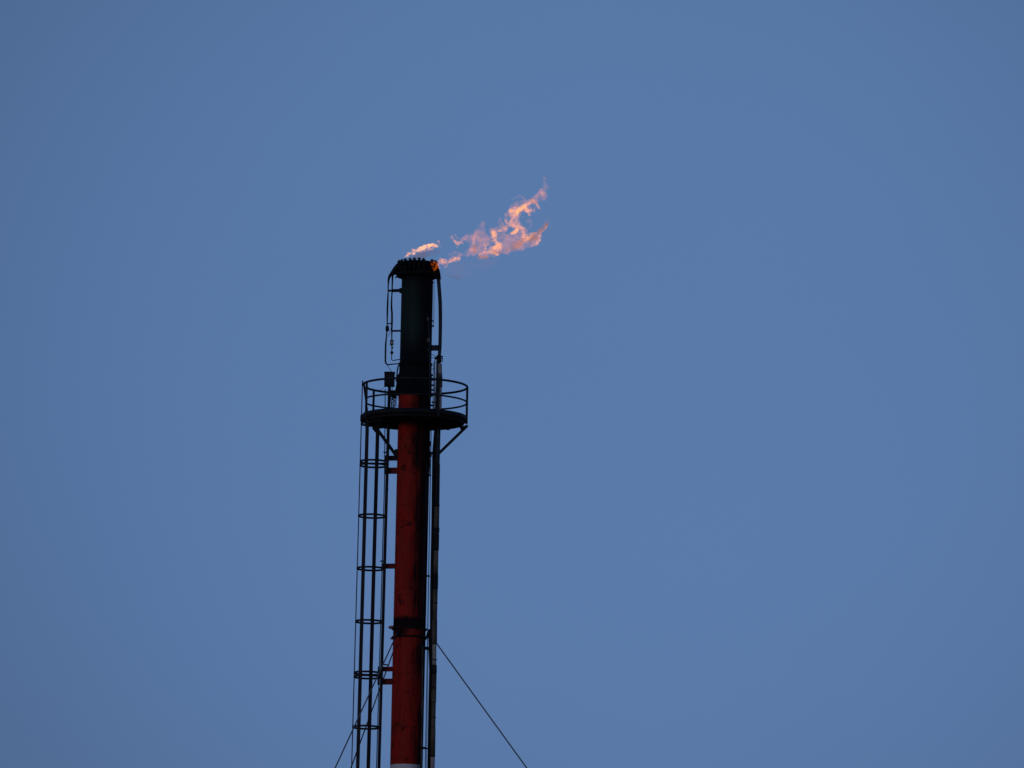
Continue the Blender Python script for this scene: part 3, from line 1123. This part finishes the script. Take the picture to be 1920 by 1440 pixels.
M_str = [
    [(823, 491, 3), (830, 488, 4), (835, 492, 3), (834, 486, 2.5)],
    [(840, 493, 3), (848, 488, 3.4), (855, 484, 3.6), (861, 484, 2.8)],
    [(838, 497, 2), (834, 500, 1.8)],
    [(821.5, 498, 1.8), (823, 503, 1.8)],
    [(851, 452, 1.6), (855, 457, 2.8), (859, 458, 2.4), (864, 453, 2), (870, 457, 1.4)],
    [(859, 459, 1.6), (857.5, 465, .9)],
    [(846, 442, 1.2), (845, 447, 1.2)], [(854, 441, 1.2), (858, 446, 1.2)],
    [(890, 444, 1.6), (887, 452, 1.8), (886, 460, 2)],
    [(924, 436, 4.2), (926, 442, 4.6), (928, 448, 4)],
    [(926, 452, 3), (932, 456, 4), (937, 460, 4.8), (935, 466, 4.6), (927, 465, 4.6), (920, 467, 3.4), (922, 473, 3), (932, 476, 4)],
    [(900, 477, 1.8), (908, 474, 2.2), (916, 473, 2.4)],
    [(907, 458, 2), (910, 465, 2.4), (915, 460, 1.5)],
    [(956, 439, 2), (962, 437, 2.8), (967, 433, 4), (972, 427, 3.8), (979, 428, 3), (982, 436, 3), (981, 443, 2.6)],
    [(936, 434, 2.4), (942, 430, 2.4), (948, 427, 2.6)],
    [(958, 394, 3.6), (960, 402, 4), (962, 409, 3.4), (958, 416, 3), (961, 422, 3), (967, 426, 3)],
    [(969, 398, 5), (968, 408, 2.4), (970, 417, 2.8), (973, 424, 3)],
    [(949, 412, 2.4), (951, 419, 2.8), (955, 422, 2)],
    [(946, 403, 1.3), (947, 409, 1.5)],
    [(959, 395, 4), (968, 393, 5), (976, 391, 5), (983, 386, 4.4), (986, 391, 3.6), (991, 398, 3), (994, 402, 2.2)],
    [(992, 394, 3), (999, 396, 2.4), (1001, 393, 1.8)],
    [(986, 384, 3), (994, 380, 2.8), (1000, 377, 3)],
    [(1006, 381, 2.2), (1008, 387, 2.8), (1011, 391, 1.8)], [(1003, 388, 1.5), (1001, 391, 1.4)],
    [(984, 452, 3), (990, 447, 4), (996, 442, 3.6), (1006, 436, 2.4)],
    [(1012, 441, 2.4), (1011, 449, 3), (1006, 456, 3), (999, 461, 2)],
    [(1013, 436, 1.6), (1019, 434, 1.6), (1025, 424, 1.6)],
    [(980, 440, 2), (988, 440, 1.8), (994, 437, 1.4)],
]
C_str = [
    [(925, 435, 2.6), (927, 441, 2.8)], [(928, 463, 2.8), (934, 459, 3.2), (936, 463, 3)],
    [(960, 438, 1.5), (965, 435, 2.6), (969, 431, 3)],
    [(969, 400, 2.6), (970, 395, 2.8), (976, 391, 3), (984, 388, 3)], [(984, 385, 2.2), (985, 390, 2)],
    [(829, 489, 1.8), (832, 491, 1.6)], [(848, 488, 1.5), (853, 484, 1.5)],
]
S_str = [
    [(953, 466, 5), (962, 463, 6.5), (971, 458, 7), (980, 452, 6), (990, 449, 6), (1000, 445, 7), (1006, 444, 7.5), (1012, 438, 5)],
    [(925, 472, 4), (933, 473, 6), (938, 470, 4)],
    [(1014, 434, 4.5), (1018, 428, 5), (1022, 422, 5.5)],
    [(898, 482, 4), (908, 482, 4.5), (914, 484, 3)],
    [(1005, 378, 4), (998, 377, 4)],
    [(890, 462, 4), (888, 470, 5)],
]
S2_str = [[(1020, 422, 5), (1025, 414, 6.5), (1028, 409, 6), (1025, 418, 6)]]
A_str = [
    [(763, 480, 1.4), (768, 477, 2), (774, 474, 3.6), (779, 472, 4.0), (784, 468, 3.4), (791, 465, 3.8), (798, 462.5, 4.2), (806, 460.5, 4.2), (813, 458.5, 3.4), (817, 462, 2.4), (820, 463, 1.6)],
    [(775, 469, 2.6), (777, 473, 3)], [(765, 475, 1.5), (768, 472.5, 1.2)],
    [(758, 482, .9), (764, 478, 1.4)],
]
A2_str = [[(820, 452.5, 1.8), (823.5, 453, 2), (825, 457, 1.6), (826, 462, 1.4)], [(814, 460, 4), (820, 461, 3)], [(762, 480, 2.4), (768, 474, 2.6)],
          [(790, 470, 3), (805, 467, 3), (815, 465, 2.4)]]
K_str = [[(768, 481, 3), (778, 480, 5), (790, 477, 7), (802, 475, 7), (813, 473, 6), (822, 472, 4)]]
K2_str = [[(827, 517, 2), (836, 518.5, 3.5), (848, 520, 5), (858, 521, 5), (870, 521, 4)]]
V_str = [[(835, 508, 7), (850, 506, 11), (868, 503, 14), (888, 500, 16), (910, 498, 15), (925, 494, 10)], [(858, 519, 6), (880, 516, 8), (900, 512, 8)],
         [(905, 440, 10), (900, 450, 16), (885, 458, 14), (905, 462, 14)]]
F_str = [[(811, 493, 4), (815, 498, 6), (814.5, 503, 5)], [(819, 493, 3), (819, 499, 4)], [(822, 499, 2), (823, 504, 1.4)]]

org = P(822, 495, .2)
M_str = [[(x, y, r * 1.18) for x, y, r in st] for st in M_str]
C_str = [[(x, y, r * 1.2) for x, y, r in st] for st in C_str]
big_f = thing('flame', 'large orange and pink flame streaming up to the right from the stack tip', 'flame', org)
blob_hull('thin_flame', T_str, .022, .085, 4.2, 1, .18, G_env, big_f)
blob_hull('flame_tongue', M_str, .013, .05, 8.5, 2, .12, G_mid, big_f)
blob_hull('hot_core', C_str, .013, .03, 8, 3, .05, G_core, big_f)
blob_hull('sooty_flame', S_str, .022, .07, 4.0, 4, .1, G_soot, big_f)
org = P(763, 481, .2)
small_f = thing('flame', 'small bright yellow-pink flame blowing over the top left of the stack tip', 'flame', org)
blob_hull('flame_tongue', A_str, .012, .045, 8, 5, .04, G_small, small_f, y0=.15)
blob_hull('thin_flame', A2_str, .014, .04, 7, 6, .04, G_mid, small_f, y0=.15)
pf = blob_hull('flame', F_str, .013, .03, 9, 7, .03, G_fire, None, y0=-.33)
tag(pf, 'deep orange fire glowing round the burner nozzles at the top right of the tip', 'flame')
k1 = blob_hull('smoke', K_str, .03, .07, 3, 8, .05, G_smoke, None, y0=.1, stretch=1.3)
tag(k1, 'thin dark smoke under the small flame above the nozzles', 'smoke', kind='stuff')
k2 = blob_hull('smoke', K2_str, .03, .07, 3, 9, .03, G_smoke, None, y0=.1)
tag(k2, 'thin smoke wisp drifting right from the big side pipe below the tip', 'smoke', kind='stuff')
k3 = blob_hull('smoke', V_str, .05, .12, 1.6, 10, .1, G_veil, None, y0=.5)
tag(k3, 'faint purplish smoke veil beneath the large flame', 'smoke', kind='stuff')
k4 = blob_hull('smoke', S2_str, .03, .08, 3, 11, .03, G_trail, None, y0=.0)
tag(k4, 'thin reddish smoke trailing off the lower right end of the large flame', 'smoke', kind='stuff')

# ------------------------------------------------------------------ sky and light
SUN_EL, SUN_ROT = math.radians(8.0), math.radians(212)
W = bpy.data.worlds.new('World')
S.world = W
W.use_nodes = True
nt = W.node_tree
nt.nodes.clear()
g = NT(nt)
sky = g.n('ShaderNodeTexSky', sky_type='NISHITA')
sky.sun_disc = False
sky.sun_elevation = SUN_EL
sky.sun_rotation = SUN_ROT
sky.air_density = 1.0
sky.dust_density = 0.0
sky.ozone_density = 5.0
# evening colour of this sky: a little less green towards the horizon
tc = g.n('ShaderNodeTexCoord')
sep = g.n('ShaderNodeSeparateXYZ')
g.l(tc.outputs['Generated'], sep.inputs[0])
hf = g.n('ShaderNodeMapRange')
g.l(sep.outputs[2], hf.inputs[0])
hf.inputs[1].default_value = .112
hf.inputs[2].default_value = .192
tint = g.mix(hf.outputs[0], (1.02, .750, .965), (1.48, .972, 1.02))
# lens-style vignette put into the sky colour: brightest towards D, dimmer outwards
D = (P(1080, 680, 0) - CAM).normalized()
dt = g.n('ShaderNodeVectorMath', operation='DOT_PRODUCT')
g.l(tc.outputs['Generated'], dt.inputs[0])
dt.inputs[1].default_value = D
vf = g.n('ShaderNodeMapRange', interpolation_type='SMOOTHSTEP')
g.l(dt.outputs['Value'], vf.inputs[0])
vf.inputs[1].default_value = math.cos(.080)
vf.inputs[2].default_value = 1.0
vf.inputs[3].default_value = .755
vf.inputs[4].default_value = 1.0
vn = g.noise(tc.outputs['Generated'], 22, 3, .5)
veil = g.math('MULTIPLY', vf.outputs[0], g.math('MULTIPLY_ADD', vn, .05, .975))  # painted vignette factor, broken up by slight noise
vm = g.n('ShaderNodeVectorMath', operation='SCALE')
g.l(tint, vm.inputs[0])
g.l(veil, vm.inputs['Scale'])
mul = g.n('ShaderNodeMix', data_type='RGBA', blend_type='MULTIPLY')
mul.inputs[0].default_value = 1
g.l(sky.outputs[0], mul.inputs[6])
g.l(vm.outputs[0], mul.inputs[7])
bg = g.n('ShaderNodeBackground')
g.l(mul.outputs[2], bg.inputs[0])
bg.inputs[1].default_value = .0842
wo = g.n('ShaderNodeOutputWorld')
g.l(bg.outputs[0], wo.inputs[0])

sd = bpy.data.lights.new('sun', 'SUN')
sd.energy = .16
sd.angle = math.radians(10)
sd.color = (1, .8, .62)
so_ = bpy.data.objects.new('sun', sd)
COL.objects.link(so_)
dirv = Vector((math.sin(SUN_ROT) * math.cos(SUN_EL), math.cos(SUN_ROT) * math.cos(SUN_EL), math.sin(SUN_EL)))
so_.rotation_euler = dirv.to_track_quat('Z', 'Y').to_euler()
so_.location = dirv * 300 + Vector((0, 0, 50))

S.view_settings.view_transform = 'Standard'
S.view_settings.look = 'None'
S.view_settings.exposure = 0
S.view_settings.gamma = 1
S.view_settings.use_curve_mapping = False
S.cycles.max_bounces = 6
S.cycles.volume_max_steps = 1024
S.cycles.use_denoising = True
